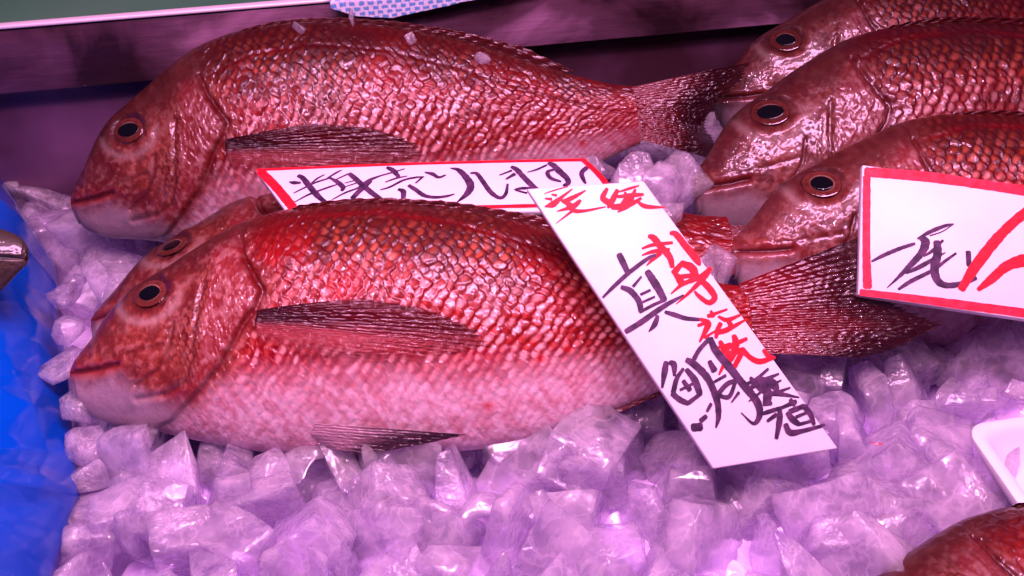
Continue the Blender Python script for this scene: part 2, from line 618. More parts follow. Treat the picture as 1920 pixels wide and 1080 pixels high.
    jaw = 1 - sstep(-0.05, 0.0, V)
    relief += (fbm(U * 30, V * 30, seed + 12) - 0.5) * 0.0028 * hm + (fine0 - 0.5) * 0.0019 * hm * (1 - 0.8 * jaw)
    relief += (fbm(U * 9, V * 9, seed + 14) - 0.5) * 0.006 * so_b
    relief += (fbm(U * 160, V * 160, seed + 16, 2) - 0.5) * 0.0016 * so_b
    relief -= 0.0012 * np.exp(-(dl / 0.0035) ** 2) * so_b
    edgefade = sstep(0.0, 0.10, np.abs(np.sin(PH)))
    relief *= np.where(front, 0.25 + 0.75 * edgefade, 0.0)
    endfade = np.minimum(sstep(0.0, 0.012, U), 1)
    relief *= endfade
    Zf = Z + relief

    # --- colour of the skin, with scale glints and shading painted in
    n1 = fbm(U * 22, V * 22, seed + 20); n2 = fbm(U * 70, V * 70, seed + 21); n3 = fbm(U * 200, V * 200, seed + 22, 3)
    n4 = fbm(U * 7, V * 7, seed + 23)
    streak = fbm(U * 95 + V * 60, V * 48 - U * 20, seed + 24, 3)
    bright = mix((0.60, 0.14, 0.12), (0.88, 0.47, 0.44), sstep(0.25, 0.85, rb * 0.9 + 0.4 * (n2 - 0.4)))
    bright = mix(bright, (0.46, 0.115, 0.06), sstep(0.58, 0.82, tn) * 0.85)
    dark = mix((0.13, 0.006, 0.010), (0.27, 0.014, 0.026), n1)
    dark = mix(dark, (0.055, 0.007, 0.008), sstep(0.60, 0.88, tn))
    lo_ = lb + 1.15 * (eb - 0.55)
    ef = np.exp(-((eb - 0.58) / 0.30) ** 2) * np.exp(-(lo_ / 0.40) ** 2) * (0.35 + 1.1 * rb) * (0.5 + 1.0 * n2) * (0.7 + 0.6 * fbm(U * 240, V * 240, seed + 26, 2))  # painted glint slanting across each scale, its shadowed base kept dark
    mid_ = sstep(0.40, 0.62, n4 + 0.3 * (n1 - 0.5))
    body = mix(dark, bright, np.clip(ef * (1.25 - 0.4 * mid_), 0, 1))
    pinkb = mix((0.66, 0.42, 0.46), (0.86, 0.67, 0.72), sstep(0.30, 0.68, streak))
    pinkb = mix(pinkb, (0.55, 0.10, 0.14), 0.6 * sstep(0.52, 0.75, n2) * (1 - sstep(0.05, 0.30, tn)) * 0 + 0.22 * sstep(0.55, 0.7, n3))
    body = mix(body, pinkb, belly * (0.80 + 0.2 * np.clip(ef, 0, 1)))
    body = mix(body, (0.52, 0.03, 0.05), 0.40 * sstep(0.50, 0.72, n4) * (1 - belly))
    body = mix(body, (0.07, 0.014, 0.012), sstep(0.72, 0.95, tn + 0.06 * (n1 - 0.5)) * 0.85)
    body = mix(body, (0.14, 0.01, 0.012), 0.75 * np.exp(-(dl / 0.005) ** 2))
    body = mix(body, (0.26, 0.010, 0.016), 0.65 * sstep(0.86, 1.0, U + 0.05 * (n2 - 0.5)))
    body = mix(body, (0.055, 0.012, 0.012), 0.55 * sstep(0.52, 0.70, fbm(U * 11 + 3, V * 16, seed + 27)) * sstep(0.45, 0.7, tn))
    # head
    fine = fine0
    head = mix((0.24, 0.026, 0.024), (0.44, 0.075, 0.045), sstep(0.3, 0.7, n1))
    head = mix(head, (0.46, 0.17, 0.13), sstep(0.5, 0.75, n2) * 0.5)
    head = mix(head, (0.74, 0.34, 0.28), sstep(0.54, 0.70, fine) * 0.38)
    head = mix(head, (0.14, 0.010, 0.010), sstep(0.50, 0.36, fine) * 0.6 if False else (1 - sstep(0.36, 0.48, fine)) * 0.5)
    head = mix(head, mix((0.15, 0.006, 0.008), (0.60, 0.17, 0.10), np.clip(sstep(0.15, 0.6, ec) * (0.4 + 0.9 * rc), 0, 1)), cheek * 0.75)
    top = sstep(-0.03, 0.035, V - (0.080 + 0.44 * (U - 0.10)) + 0.05 * (n1 - 0.5) + 0.03 * (n2 - 0.5))
    head = mix(head, mix((0.055, 0.011, 0.010), (0.17, 0.032, 0.022), n2), top * 0.88)
    head = mix(head, (0.17, 0.035, 0.04), 0.65 * (1 - sstep(0.02, 0.12, U)) * sstep(0.0, 0.03, V))
    opc = (1 - so_b) * sstep(0.0, 0.02, U - xp)
    head = mix(head, mix((0.38, 0.035, 0.04), (0.64, 0.25, 0.23), sstep(0.46, 0.68, 0.35 * n2 + 0.65 * fine)), opc * 0.75 * (1 - top))
    pale = (1 - sstep(-0.035, 0.012, 0.03 * (n2 - 0.5) + V - np.interp(U, [0, 0.085, 0.126, 0.2, 0.3], [-0.008, -0.012, -0.043, -0.080, -0.115])))
    head = mix(head, mix((0.50, 0.33, 0.36), (0.68, 0.50, 0.54), n1), pale * 0.9)
    lip = np.exp(-(dm / 0.011) ** 2)
    head = mix(head, (0.42, 0.03, 0.035), 0.75 * lip * (1 - 0.5 * sstep(0.1, 0.2, U)))
    head = mix(head, (0.09, 0.006, 0.008), 0.85 * np.exp(-(dm / 0.0032) ** 2))
    head = mix(head, (0.16, 0.012, 0.014), 0.45 * np.exp(-(dp / 0.0032) ** 2))
    head = mix(head, (0.16, 0.012, 0.012), 0.6 * np.exp(-(dc / 0.0028) ** 2) + 0.5 * np.exp(-(dx / 0.0028) ** 2))
    head = mix(head, (0.66, 0.42, 0.36), 0.55 * np.exp(-((de - 0.045) / 0.006) ** 2) * sstep(0.0, 0.03, EYE[1] + 0.01 - V))
    head = mix(head, (0.09, 0.014, 0.013), 0.6 * (1 - sstep(0.024, 0.036, de)))
    head = mix(head, (0.04, 0.006, 0.006), 0.8 * np.exp(-(dn / 0.005) ** 2))
    # the skin passes from head to flank gradually
    so_c = sstep(-0.012, 0.045, so + 0.02 * (n2 - 0.5))
    col = mix(head, body, so_c)
    col = col * (0.80 + 0.20 * so_c)[..., None]
    slit = np.exp(-(do / 0.0055) ** 2) * sstep(-0.13, -0.02, V)
    col = mix(col, (0.14, 0.004, 0.008), 0.6 * slit)
    dslit = polydist(U, V, OPER[1:4])
    col = mix(col, (0.13, 0.001, 0.003), 0.9 * np.exp(-((dslit + 0.004 * (n2 - 0.5)) / 0.0085) ** 2))
    # a few blood spots and rubbed patches
    rr = np.random.default_rng(seed)
    for _ in range(7):
        bu, bv, br = rr.uniform(0.3, 0.95), rr.uniform(-0.11, 0.12), rr.uniform(0.004, 0.010)
        col = mix(col, (0.40, 0.006, 0.012), 0.7 * np.exp(-((U - bu) ** 2 + ((V - bv) * 1.4) ** 2) / br ** 2))
    if brown:
        g = col.mean(-1, keepdims=True) * (0.35 + 0.9 * sstep(0.5, 0.62, tn))[..., None]
        col = np.concatenate([g * 0.62, g * 0.40, g * 0.30], -1)
    lum = col.mean(-1, keepdims=True)
    col = np.clip(lum + (col - lum) * (1.02 + 0.36 * so_c)[..., None], 0.003, 1)
    col = np.clip(col * tone, 0, 1)  # tone darkens the fish; weaker light at back and right painted in

    verts = np.stack([U, V, Zf], -1).reshape(-1, 3) * SL
    faces = [grid_faces(nu, NV, True)]
    c0 = len(verts)
    cap = np.array([[us[0] - 0.004, (fu(us[0]) + fl(us[0])) / 2, 0], [us[-1] + 0.002, (fu(us[-1]) + fl(us[-1])) / 2, bend(us[-1])]]) * SL
    verts = np.concatenate([verts, cap])
    j = np.arange(NV); j2 = (j + 1) % NV
    t0 = np.stack([np.full(NV, c0), j, j2, j2], -1)
    t1 = np.stack([np.full(NV, c0 + 1), (nu - 1) * NV + j2, (nu - 1) * NV + j, (nu - 1) * NV + j], -1)
    fl_ = [tuple(q) for q in faces[0]] if False else None
    quads = faces[0][:, ::-1]
    cc = col.reshape(-1, 3)
    cc = np.concatenate([cc, cc[:1], cc[-1:]])
    tri = np.concatenate([np.stack([np.full(NV, c0), j2, j], -1)[:, ::-1], np.stack([np.full(NV, c0 + 1), (nu - 1) * NV + j, (nu - 1) * NV + j2], -1)[:, ::-1]])
    body_o = mesh_obj('body', verts, MixedFaces(quads, tri), M_SKIN, root, cols=cc)

    # --- eye: domed ball with iris rings, pupil a piece of its own
    ne, na_ = 26, 48
    rr_ = np.linspace(0, 1, ne); th = np.linspace(0, 2 * math.pi, na_, endpoint=False)
    R_, T_ = np.meshgrid(rr_, th, indexing='ij')
    ea, eb_ = 0.0285, 0.0225
    eu = EYE[0] + ea * R_ * np.cos(T_); ev = EYE[1] + eb_ * R_ * np.sin(T_)
    ebase = float(zs(np.array(EYE[0]), np.array(EYE[1]))) - 0.0058
    slope_u = (zs(np.array(EYE[0] + 0.02), np.array(EYE[1])) - zs(np.array(EYE[0] - 0.02), np.array(EYE[1]))) / 0.04
    slope_v = (zs(np.array(EYE[0]), np.array(EYE[1] + 0.02)) - zs(np.array(EYE[0]), np.array(EYE[1] - 0.02))) / 0.04
    ezv = ebase + slope_u * (eu - EYE[0]) + slope_v * (ev - EYE[1]) + 0.0055 * np.sqrt(np.clip(1 - R_ ** 2 * 0.96, 0, 1))
    ang = 0.5 + 0.5 * np.cos(T_ - 0.9)
    nn = fbm(eu * 180, ev * 180, seed + 40)
    spoke = fbm(T_ * 9 + 3, R_ * 4, seed + 41)
    ecol = mix((0.004, 0.004, 0.006), mix((0.14, 0.04, 0.025), (0.50, 0.27, 0.20), ang * nn * 1.3), sstep(0.50 + 0.05 * nn, 0.56, R_))
    ecol = mix(ecol, mix((0.06, 0.010, 0.010), (0.27, 0.06, 0.035), spoke), sstep(0.58, 0.66, R_ + 0.06 * (nn - 0.5)))
    ecol = mix(ecol, (0.22, 0.05, 0.04), sstep(0.78, 0.86, R_) * (0.15 + 0.6 * ang))
    ecol = mix(ecol, (0.05, 0.009, 0.010), sstep(0.88, 1.0, R_ + 0.08 * (nn - 0.5)))
    ev3 = np.stack([eu, ev, ezv], -1).reshape(-1, 3) * SL
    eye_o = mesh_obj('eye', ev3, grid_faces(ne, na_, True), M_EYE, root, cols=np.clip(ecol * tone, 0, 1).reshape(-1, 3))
    m_ = R_ * (0.50 + 0.05 * ((seed // 101) % 3 - 1))
    pu = EYE[0] + ea * m_ * np.cos(T_) * 1.22; pv = EYE[1] + eb_ * m_ * np.sin(T_) * 0.95
    pz = ebase + slope_u * (pu - EYE[0]) + slope_v * (pv - EYE[1]) + 0.0055 * np.sqrt(np.clip(1 - m_ ** 2 * 0.96, 0, 1)) + 0.0012 * np.sqrt(np.clip(1 - R_ ** 2, 0, 1)) + 0.0002
    pcol = np.ones((ne, na_, 3)) * np.array((0.003, 0.003, 0.004))
    mesh_obj('pupil', np.stack([pu, pv, pz], -1).reshape(-1, 3) * SL, grid_faces(ne, na_, True), M_EYE, eye_o, cols=pcol.reshape(-1, 3))

    # --- fins: a fan of rays between a base line and a tip line
    def fin(name, base, tip, zb, zt, rays, c_base, c_tip, thick_=0.0012, curl=0.0, nr=70, nsx=None, jag=0.05, ridge=0.0016, fs=0, c_low=None, al=(1, 1)):
        ns = nsx or rays * 8
        s = np.linspace(0, 1, ns); r = np.linspace(0, 1, nr)
        base = np.array(base); tip = np.array(tip)
        bi = np.stack([np.interp(s, np.linspace(0, 1, len(base)), base[:, k]) for k in (0, 1)], -1)
        ti = np.stack([np.interp(s, np.linspace(0, 1, len(tip)), tip[:, k]) for k in (0, 1)], -1)
        jg = 1 - jag * hash2(np.floor(s * rays), s * 0, seed + 60 + fs) - jag * 0.6 * (0.5 - 0.5 * np.cos(2 * math.pi * s * rays))
        Rr, Ss = np.meshgrid(r, s, indexing='ij')
        q = Rr * jg[None, :]
        X = bi[None, :, 0] * (1 - q) + ti[None, :, 0] * q
        Y = bi[None, :, 1] * (1 - q) + ti[None, :, 1] * q
        zb_ = zb(bi[:, 0], bi[:, 1])[None, :]; zt_ = zt(ti[:, 0], ti[:, 1])[None, :]
        Zz = zb_ * (1 - q) + zt_ * q + curl * np.sin(math.pi * q)
        rg = np.cos(2 * math.pi * Ss * rays + 1.3 * (vnoise(Rr * 5, Ss * rays * 0.3, seed + 61) - 0.5))
        Zz = Zz + ridge * rg * (0.3 + 0.7 * q) + 0.006 * (fbm(Rr * 6, Ss * 8, seed + 62 + fs) - 0.5) * q + 0.0022 * (fbm(Rr * 38, Ss * 30, seed + 63 + fs, 2) - 0.5)
        f = mix(c_base, c_tip, sstep(0.05, 0.75, q + 0.25 * (fbm(Rr * 5, Ss * 9, seed + 64 + fs) - 0.5)))
        if c_low is not None:
            f = mix(f, c_low, sstep(0.30, 0.75, Ss + 0.15 * (fbm(Rr * 5, Ss * 6, seed + 66) - 0.5)))
        f = f * (0.72 + 0.28 * (0.5 + 0.5 * rg))[..., None] * (0.7 + 0.6 * fbm(Rr * 20, Ss * 40, seed + 65 + fs))[..., None]
        vv = np.stack([X, Y, Zz], -1).reshape(-1, 3)
        back = vv.copy(); back[:, 2] -= thick_
        n_ = len(vv)
        gf = grid_faces(nr, ns)
        rim = []
        loop = list(range(ns)) + [k * ns + ns - 1 for k in range(1, nr)] + [(nr - 1) * ns + k for k in range(ns - 2, -1, -1)] + [k * ns for k in range(nr - 2, 0, -1)]
        lp = np.array(loop); lp2 = np.roll(lp, -1)
        rim = np.stack([lp, lp2, lp2 + n_, lp + n_], -1)
        allf = np.concatenate([gf, gf[:, ::-1] + n_, rim])
        alp = (al[0] + (1 - al[0]) * sstep(1.0, 0.55, q) if False else 1 - (1 - al[0]) * sstep(0.45, 1.0, q)) * (1 - (1 - al[1]) * sstep(0.35, 1.0, Ss))
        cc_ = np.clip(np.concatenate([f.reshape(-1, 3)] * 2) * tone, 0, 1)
        cc_ = np.concatenate([cc_, np.concatenate([alp.reshape(-1, 1)] * 2)], 1)
        if brown: cc_ = cc_ * 0.5
        return mesh_obj(name, np.concatenate([vv, back]) * SL, allf, M_FIN, root, cols=cc_)

    if fins:
        DR = (0.16, 0.010, 0.014); RD = (0.46, 0.03, 0.035); BK = (0.035, 0.006, 0.010)
        zz = lambda u, v: zs(np.asarray(u), np.asarray(v)) - 0.004
        zo = lambda o: (lambda u, v: zs(np.asarray(u), np.asarray(v)) + o)
        b0 = float(bend(np.array(1.0)))
        base, tip, zt = tail_fan or ([(0.985, 0.045), (0.995, 0.0), (0.985, -0.046)],
                                     [(1.27, 0.16), (1.24, 0.12), (1.19, 0.03), (1.19, -0.03), (1.24, -0.11), (1.27, -0.15)], -0.01)
        zt = zt + b0
        fin('tail_fin', base, tip, lambda u, v: 0 * u + 0.006 + b0, lambda u, v: 0 * u + zt, 30, (0.26, 0.010, 0.016), (0.045, 0.004, 0.008), curl=0.012, nr=90, jag=0.05, ridge=0.0005, fs=1, al=(0.6, 1))
        # pectoral
        fin('pectoral_fin', [na(500, 596), na(496, 620), na(505, 652)],
            [na(700, 574), na(800, 590), na(905, 628), na(925, 660), na(860, 672), na(760, 690), na(640, 690)],
            zo(0.0065), zo(0.004), 20, (0.055, 0.005, 0.010), (0.14, 0.008, 0.014), curl=0.012, nr=90, jag=0.05, ridge=0.0006, fs=2, c_low=(0.55, 0.07, 0.08), al=(0.45, 0.12))
        fin('pelvic_fin', [na(600, 795), na(590, 815), na(612, 838)], [na(878, 816), na(800, 832), na(700, 850)],
            zo(0.002), lambda u, v: np.interp(u, [0.3, 0.6], [0.05, 0.045]) + 0 * v, 8, (0.60, 0.34, 0.40), (0.06, 0.015, 0.03), curl=0.012, jag=0.02, ridge=0.0006, fs=3)
        ub = np.linspace(0.30, 0.86, 14)
        hgt = np.interp(ub, [0.30, 0.36, 0.6, 0.78, 0.86], [0.002, 0.007, 0.012, 0.024, 0.006])
        fin('dorsal_fin', list(zip(ub, fu(ub) - 0.008)), list(zip(np.clip(ub + 0.045, 0, 0.93), fu(np.clip(ub + 0.045, 0, 0.93)) + hgt)),
            lambda u, v: bend(u) + 0.0, lambda u, v: bend(u) + 0.012, 24, (0.10, 0.012, 0.014), (0.13, 0.014, 0.016), nr=24, jag=0.08, ridge=0.0010, fs=4)
        ub = np.linspace(0.68, 0.88, 8)
        fin('anal_fin', list(zip(ub, fl(ub) + 0.006)), list(zip(ub + 0.05, fl(ub + 0.05) - 0.006)),
            lambda u, v: bend(u) + 0.0, lambda u, v: bend(u) + 0.006, 10, (0.30, 0.05, 0.06), (0.16, 0.02, 0.03), nr=20, jag=0.08, ridge=0.0008, fs=5)
    tag(root, label, 'fish', None if brown else 'red sea bream on ice')
    return root, SL


class MixedFaces(list):
    def __init__(self, quads, tris):
        super().__init__([tuple(q) for q in quads.tolist()] + [tuple(q) for q in tris.tolist()])


def px_fan(snout, tail, base, tip, zt):
    s = np.array(snout, float); d = np.array(tail, float) - s
    L = np.linalg.norm(d); d /= L; u_ = np.array([d[1], -d[0]])
    f = lambda q: (float((np.array(q) - s) @ d / L), float((np.array(q) - s) @ u_ / L))
    return [f(q) for q in base], [f(q) for q in tip], zt


A = dict(snout=(137, 690), tail=(1400, 598))
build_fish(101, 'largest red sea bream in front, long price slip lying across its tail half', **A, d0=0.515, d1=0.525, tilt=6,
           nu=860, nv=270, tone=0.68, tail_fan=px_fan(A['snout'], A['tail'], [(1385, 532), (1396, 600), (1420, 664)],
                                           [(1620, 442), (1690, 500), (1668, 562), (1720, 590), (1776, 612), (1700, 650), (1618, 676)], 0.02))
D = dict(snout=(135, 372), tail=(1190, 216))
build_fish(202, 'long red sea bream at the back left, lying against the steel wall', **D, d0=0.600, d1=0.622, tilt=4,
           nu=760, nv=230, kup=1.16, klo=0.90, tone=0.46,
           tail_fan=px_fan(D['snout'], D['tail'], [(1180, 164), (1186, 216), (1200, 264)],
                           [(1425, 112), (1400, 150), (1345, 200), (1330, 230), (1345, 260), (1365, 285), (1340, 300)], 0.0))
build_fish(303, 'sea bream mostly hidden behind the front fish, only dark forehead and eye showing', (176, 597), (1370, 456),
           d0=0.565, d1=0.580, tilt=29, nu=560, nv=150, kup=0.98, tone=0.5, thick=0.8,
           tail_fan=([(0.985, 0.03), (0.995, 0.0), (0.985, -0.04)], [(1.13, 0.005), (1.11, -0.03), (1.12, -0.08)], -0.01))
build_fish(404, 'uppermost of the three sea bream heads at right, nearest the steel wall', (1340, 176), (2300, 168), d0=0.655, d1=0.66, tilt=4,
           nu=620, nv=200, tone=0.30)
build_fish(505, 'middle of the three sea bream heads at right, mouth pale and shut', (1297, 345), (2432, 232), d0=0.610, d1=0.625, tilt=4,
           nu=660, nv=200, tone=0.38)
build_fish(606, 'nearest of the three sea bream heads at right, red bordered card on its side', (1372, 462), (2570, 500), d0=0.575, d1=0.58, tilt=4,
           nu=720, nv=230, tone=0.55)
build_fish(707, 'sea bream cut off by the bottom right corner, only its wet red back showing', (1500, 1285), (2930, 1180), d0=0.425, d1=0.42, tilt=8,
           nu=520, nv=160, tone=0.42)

# ------------------------------------------------------------------ cards with brush lettering
def crop(x0, y0, k):
    return lambda pts: [(x0 + x / k, y0 + y / k, w / k) for x, y, w in pts]


C4 = crop(980, 330, 3.6); C5 = crop(1180, 560, 1375 / 420); C2 = crop(480, 280, 1920 / 340); C3 = crop(800, 280, 1920 / 360)
C6 = crop(1600, 300, 1115 / 320)


def resample(pts, n=10):
    p = np.array(pts, float)
    if len(p) == 2:
        t = np.linspace(0, 1, n)[:, None]
        return p[0] * (1 - t) + p[1] * t
    q = np.concatenate([[2 * p[0] - p[1]], p, [2 * p[-1] - p[-2]]])
    out = []
    for i in range(1, len(q) - 2):
        for k in range(n):
            t = k / n
            a, b_, c, d = q[i - 1], q[i], q[i + 1], q[i + 2]
            out.append(0.5 * ((2 * b_) + (c - a) * t + (2 * a - 5 * b_ + 4 * c - d) * t * t + (3 * b_ - a - 3 * c + d) * t ** 3))
    out.append(p[-1])
    o = np.array(out)
    o[:, 2] = np.clip(o[:, 2], 1.0, None)
    return o


class Card:
    def __init__(self, name, label, corners, depths, thick, rad=0.0015):
        """corners in picture order TL TR BR BL; the plane is fixed by the first, second and fourth"""
        P = [at(*c, d) for c, d in zip(corners, depths)]
        self.p0 = P[0]
        n = np.cross(P[1] - P[0], P[3] - P[0])
        n /= np.linalg.norm(n)
        if n @ (CAMP - P[0]) < 0: n = -n
        self.n = n
        C = [on_plane(*c, self.p0, n) for c in corners]
        self.C = C
        ex = C[1] - C[0]; ex /= np.linalg.norm(ex)
        ey = np.cross(n, ex)
        self.M = Matrix(((ex[0], ey[0], n[0], C[3][0]), (ex[1], ey[1], n[1], C[3][1]), (ex[2], ey[2], n[2], C[3][2]), (0, 0, 0, 1)))
        self.Mi = np.array(self.M.inverted())
        self.root = empty(name, self.M)
        tag(self.root, label, 'sign')
        L = [self.loc(c) for c in C]
        v = [(q[0], q[1], 0) for q in L] + [(q[0], q[1], -thick) for q in L]
        o = mesh_obj('board', v, [(0, 3, 2, 1), (4, 5, 6, 7), (0, 1, 5, 4), (1, 2, 6, 5), (2, 3, 7, 6), (3, 0, 4, 7)], M_BOARD, self.root, smooth=False)
        b_ = o.modifiers.new('bevel', 'BEVEL'); b_.width = 0.0007; b_.segments = 2
        self.z = 0.00012
        self.L = np.array(L)[:, :2]

    def loc(self, p):
        return (self.Mi @ np.array([*p, 1.0]))[:3]

    def inside(self, p):
        L = self.L
        for k in range(4):
            a = L[k]; b_ = L[(k + 1) % 4]
            if (b_[0] - a[0]) * (p[1] - a[1]) - (b_[1] - a[1]) * (p[0] - a[0]) > 0: return False
        return True

    def write(self, name, strokes, mat, heavy=1.0):
        V = []; F = []
        for st in strokes:
            r = resample(st)
            P2 = np.array([self.loc(on_plane(x, y, self.p0, self.n))[:2] for x, y, _ in r])
            # stroke width measured where it lies
            sc = np.linalg.norm(on_plane(r[0][0], r[0][1], self.p0, self.n) - CAMP) * TANH / 960
            Wd = r[:, 2] * sc * 0.5
            T = np.gradient(P2, axis=0)
            T /= np.linalg.norm(T, axis=1)[:, None] + 1e-12
            Nn = np.stack([-T[:, 1], T[:, 0]], -1)
            wob = heavy + 0.14 * (np.array([random.random() for _ in r]) - 0.5)
            i0 = len(V)
            rowsn = 5
            # blunt brush ends: add a short cap before and after
            pts = [(P2[0] - T[0] * Wd[0] * 0.45, T[0], Nn[0], Wd[0] * 0.6)] + [(P2[k], T[k], Nn[k], Wd[k] * wob[k]) for k in range(len(r))] + [(P2[-1] + T[-1] * Wd[-1] * 0.45, T[-1], Nn[-1], Wd[-1] * 0.6)]
            m_ = 0
            for (p, t_, n_, w_) in pts:
                V.append((*(p + n_ * w_), self.z)); V.append((*(p - n_ * w_), self.z))
                m_ += 1
            for k in range(m_ - 1):
                a = i0 + 2 * k
                F.append((a, a + 1, a + 3, a + 2))
            self.z += 0.000006
        return mesh_obj(name, V, F, mat, self.root, smooth=False)


# card 1, between the two long fish
c1 = Card('sign_card', 'low white card with red border and black brush writing between the two long fish',
          [(478, 317), (1097, 296), (1172, 393), (542, 404)], [0.548, 0.548, 0.53, 0.530], 0.004)
c1.write('red_border', [
    [(482, 319, 6), (700, 310, 6), (900, 304, 6), (1096, 300, 7)],
    [(489, 322, 17), (515, 348, 17), (545, 384, 17), (552, 394, 16)],
    [(546, 396, 8), (760, 391, 8), (960, 387, 9), (1160, 382, 9)],
    [(1094, 301, 10), (1120, 325, 11), (1150, 362, 12), (1164, 384, 11)]], M_RED)
c1.write('brush_lettering', [C2(q) for q in [
    [(350, 345, 10), (400, 355, 50), (470, 355, 30)],
    [(450, 280, 50), (500, 310, 60), (580, 410, 66), (660, 500, 62), (730, 560, 50)],
    [(590, 360, 20), (650, 310, 24), (725, 270, 14)],
    [(400, 465, 14), (500, 415, 22), (640, 350, 24), (800, 300, 20)],
    [(410, 560, 14), (560, 480, 26), (750, 410, 26), (870, 370, 16)],
    [(750, 310, 16), (850, 250, 26), (910, 220, 12)],
    [(780, 305, 24), (850, 340, 50), (920, 400, 56), (910, 440, 34)],
    [(850, 320, 18), (980, 260, 20)], [(940, 360, 14), (1050, 330, 16)], [(940, 400, 14), (1060, 360, 18)],
    [(990, 260, 50), (1050, 310, 60), (1150, 400, 66), (1250, 480, 60), (1340, 535, 40)],
    [(805, 535, 14), (950, 460, 24), (1080, 410, 26), (1190, 335, 44), (1310, 285, 24), (1450, 245, 20), (1575, 208, 14)],
    [(1220, 340, 34), (1120, 420, 62), (1020, 520, 52)],
    [(1390, 195, 40), (1450, 225, 60), (1510, 290, 44)],
    [(1370, 350, 16), (1480, 310, 24), (1600, 285, 14)],
    [(1320, 430, 16), (1420, 400, 26), (1560, 330, 28), (1690, 300, 26), (1780, 293, 16)],
    [(1760, 300, 24), (1690, 360, 20)],
    [(1510, 425, 36), (1560, 450, 60), (1560, 520, 50)],
    [(1620, 385, 44), (1690, 430, 52), (1780, 490, 50), (1890, 510, 40), (2010, 500, 34), (2100, 476, 16)]]] + [C3(q) for q in [
    [(-16, 231, 20), (60, 250, 44), (120, 282, 32), (190, 260, 18)],
    [(240, 190, 14), (320, 210, 50), (400, 290, 72), (440, 370, 80), (400, 450, 60), (290, 543, 8)],
    [(440, 240, 24), (500, 245, 40), (560, 320, 52), (640, 430, 52), (730, 488, 42), (790, 450, 38), (810, 350, 26)],
    [(730, 260, 16), (850, 215, 26)], [(795, 300, 22), (880, 250, 42)],
    [(850, 178, 40), (900, 205, 58), (960, 270, 60), (1060, 370, 58), (1110, 405, 40)],
    [(880, 405, 20), (960, 392, 36), (1110, 390, 30)], [(890, 412, 20), (1000, 440, 26)],
    [(1005, 232, 10), (1100, 205, 24), (1200, 160, 24)],
    [(1220, 140, 44), (1270, 165, 62), (1330, 225, 70), (1400, 290, 62), (1415, 340, 52), (1370, 368, 34)],
    [(1290, 200, 22), (1210, 230, 42), (1240, 290, 42), (1340, 325, 26)],
    [(1600, 185, 50), (1550, 240, 52), (1570, 310, 40), (1590, 345, 22)]]], M_BLACK)

# card 2, the long slip
c2 = Card('sign_card', 'long plain white slip with red and black brush writing slanting across the front fish',
          [(988, 354), (1207, 339), (1572, 841), (1338, 879)], [0.486, 0.492, 0.478, 0.472], 0.0038)
c2.write('red_lettering', [C4(q) for q in [
    [(145, 120, 6), (220, 95, 9), (305, 72, 6)], [(150, 152, 10), (195, 157, 20)], [(195, 125, 10), (228, 132, 18)],
    [(335, 88, 8), (255, 150, 22), (205, 190, 38), (150, 208, 10)], [(425, 98, 8), (340, 145, 26), (270, 175, 24)],
    [(262, 165, 16), (310, 190, 32), (345, 222, 32)], [(390, 165, 20), (340, 205, 30), (230, 240, 6)],
    [(300, 190, 20), (340, 232, 26), (420, 235, 18), (560, 208, 8)], [(330, 240, 16), (225, 320, 5)],
    [(570, 85, 20), (545, 130, 30), (532, 160, 22)], [(532, 150, 30), (580, 180, 40), (605, 205, 30)],
    [(640, 95, 24), (605, 165, 34), (575, 215, 14)], [(640, 110, 8), (720, 85, 16), (785, 65, 8)],
    [(690, 110, 14), (700, 150, 28), (660, 210, 28)], [(760, 90, 14), (740, 140, 28), (710, 200, 28), (640, 245, 8)],
    [(640, 140, 18), (740, 130, 26), (815, 125, 16)], [(600, 210, 30), (680, 205, 38), (740, 185, 26), (800, 150, 16)],
    [(770, 170, 14), (830, 205, 26), (960, 212, 8)],
    [(850, 405, 24), (885, 420, 38), (930, 475, 40), (990, 545, 38), (1010, 615, 28)],
    [(805, 490, 12), (880, 465, 20), (1010, 450, 18)], [(805, 535, 8), (880, 510, 22), (990, 495, 18)],
    [(835, 605, 6), (880, 560, 22), (930, 520, 26)],
    [(995, 385, 20), (1035, 395, 36), (1100, 475, 40), (1170, 560, 42), (1195, 600, 20)],
    [(1080, 575, 16), (1045, 625, 34), (1012, 655, 26)], [(1020, 650, 22), (1060, 700, 44), (1070, 740, 30)],
    [(1075, 590, 36), (1140, 620, 48), (1170, 680, 40)], [(1060, 680, 26), (1140, 672, 26)],
    [(1000, 795, 8), (1080, 730, 22), (1200, 680, 30), (1268, 625, 28)],
    [(1035, 865, 5), (1120, 790, 18), (1220, 690, 30), (1260, 640, 22)],
    [(1190, 690, 32), (1260, 760, 38), (1295, 820, 34), (1255, 855, 28), (1190, 812, 24), (1160, 780, 14)]]] + [C5(q) for q in [
    [(500, 75, 14), (512, 110, 26)], [(480, 108, 20), (600, 65, 10)],
    [(435, 125, 16), (480, 150, 34), (470, 190, 28), (430, 265, 10)], [(420, 165, 16), (490, 140, 18)],
    [(460, 240, 14), (540, 190, 10)], [(545, 110, 14), (600, 130, 22), (680, 100, 12)],
    [(560, 150, 22), (542, 190, 26), (530, 240, 18)], [(600, 130, 18), (622, 165, 28), (605, 190, 20)],
    [(530, 210, 22), (600, 190, 26), (720, 125, 8)],
    [(555, 262, 22), (580, 310, 36), (600, 350, 30), (550, 465, 10)], [(545, 300, 14), (620, 280, 20)],
    [(640, 225, 24), (652, 270, 38), (640, 330, 36), (600, 400, 30)], [(600, 300, 28), (720, 245, 18)],
    [(620, 340, 28), (700, 310, 24)], [(690, 330, 26), (645, 415, 24), (630, 450, 10)],
    [(690, 310, 28), (740, 360, 26), (800, 385, 28), (890, 360, 16)], [(822, 315, 20), (850, 350, 22), (893, 360, 10)]]], M_RED, 1.22)
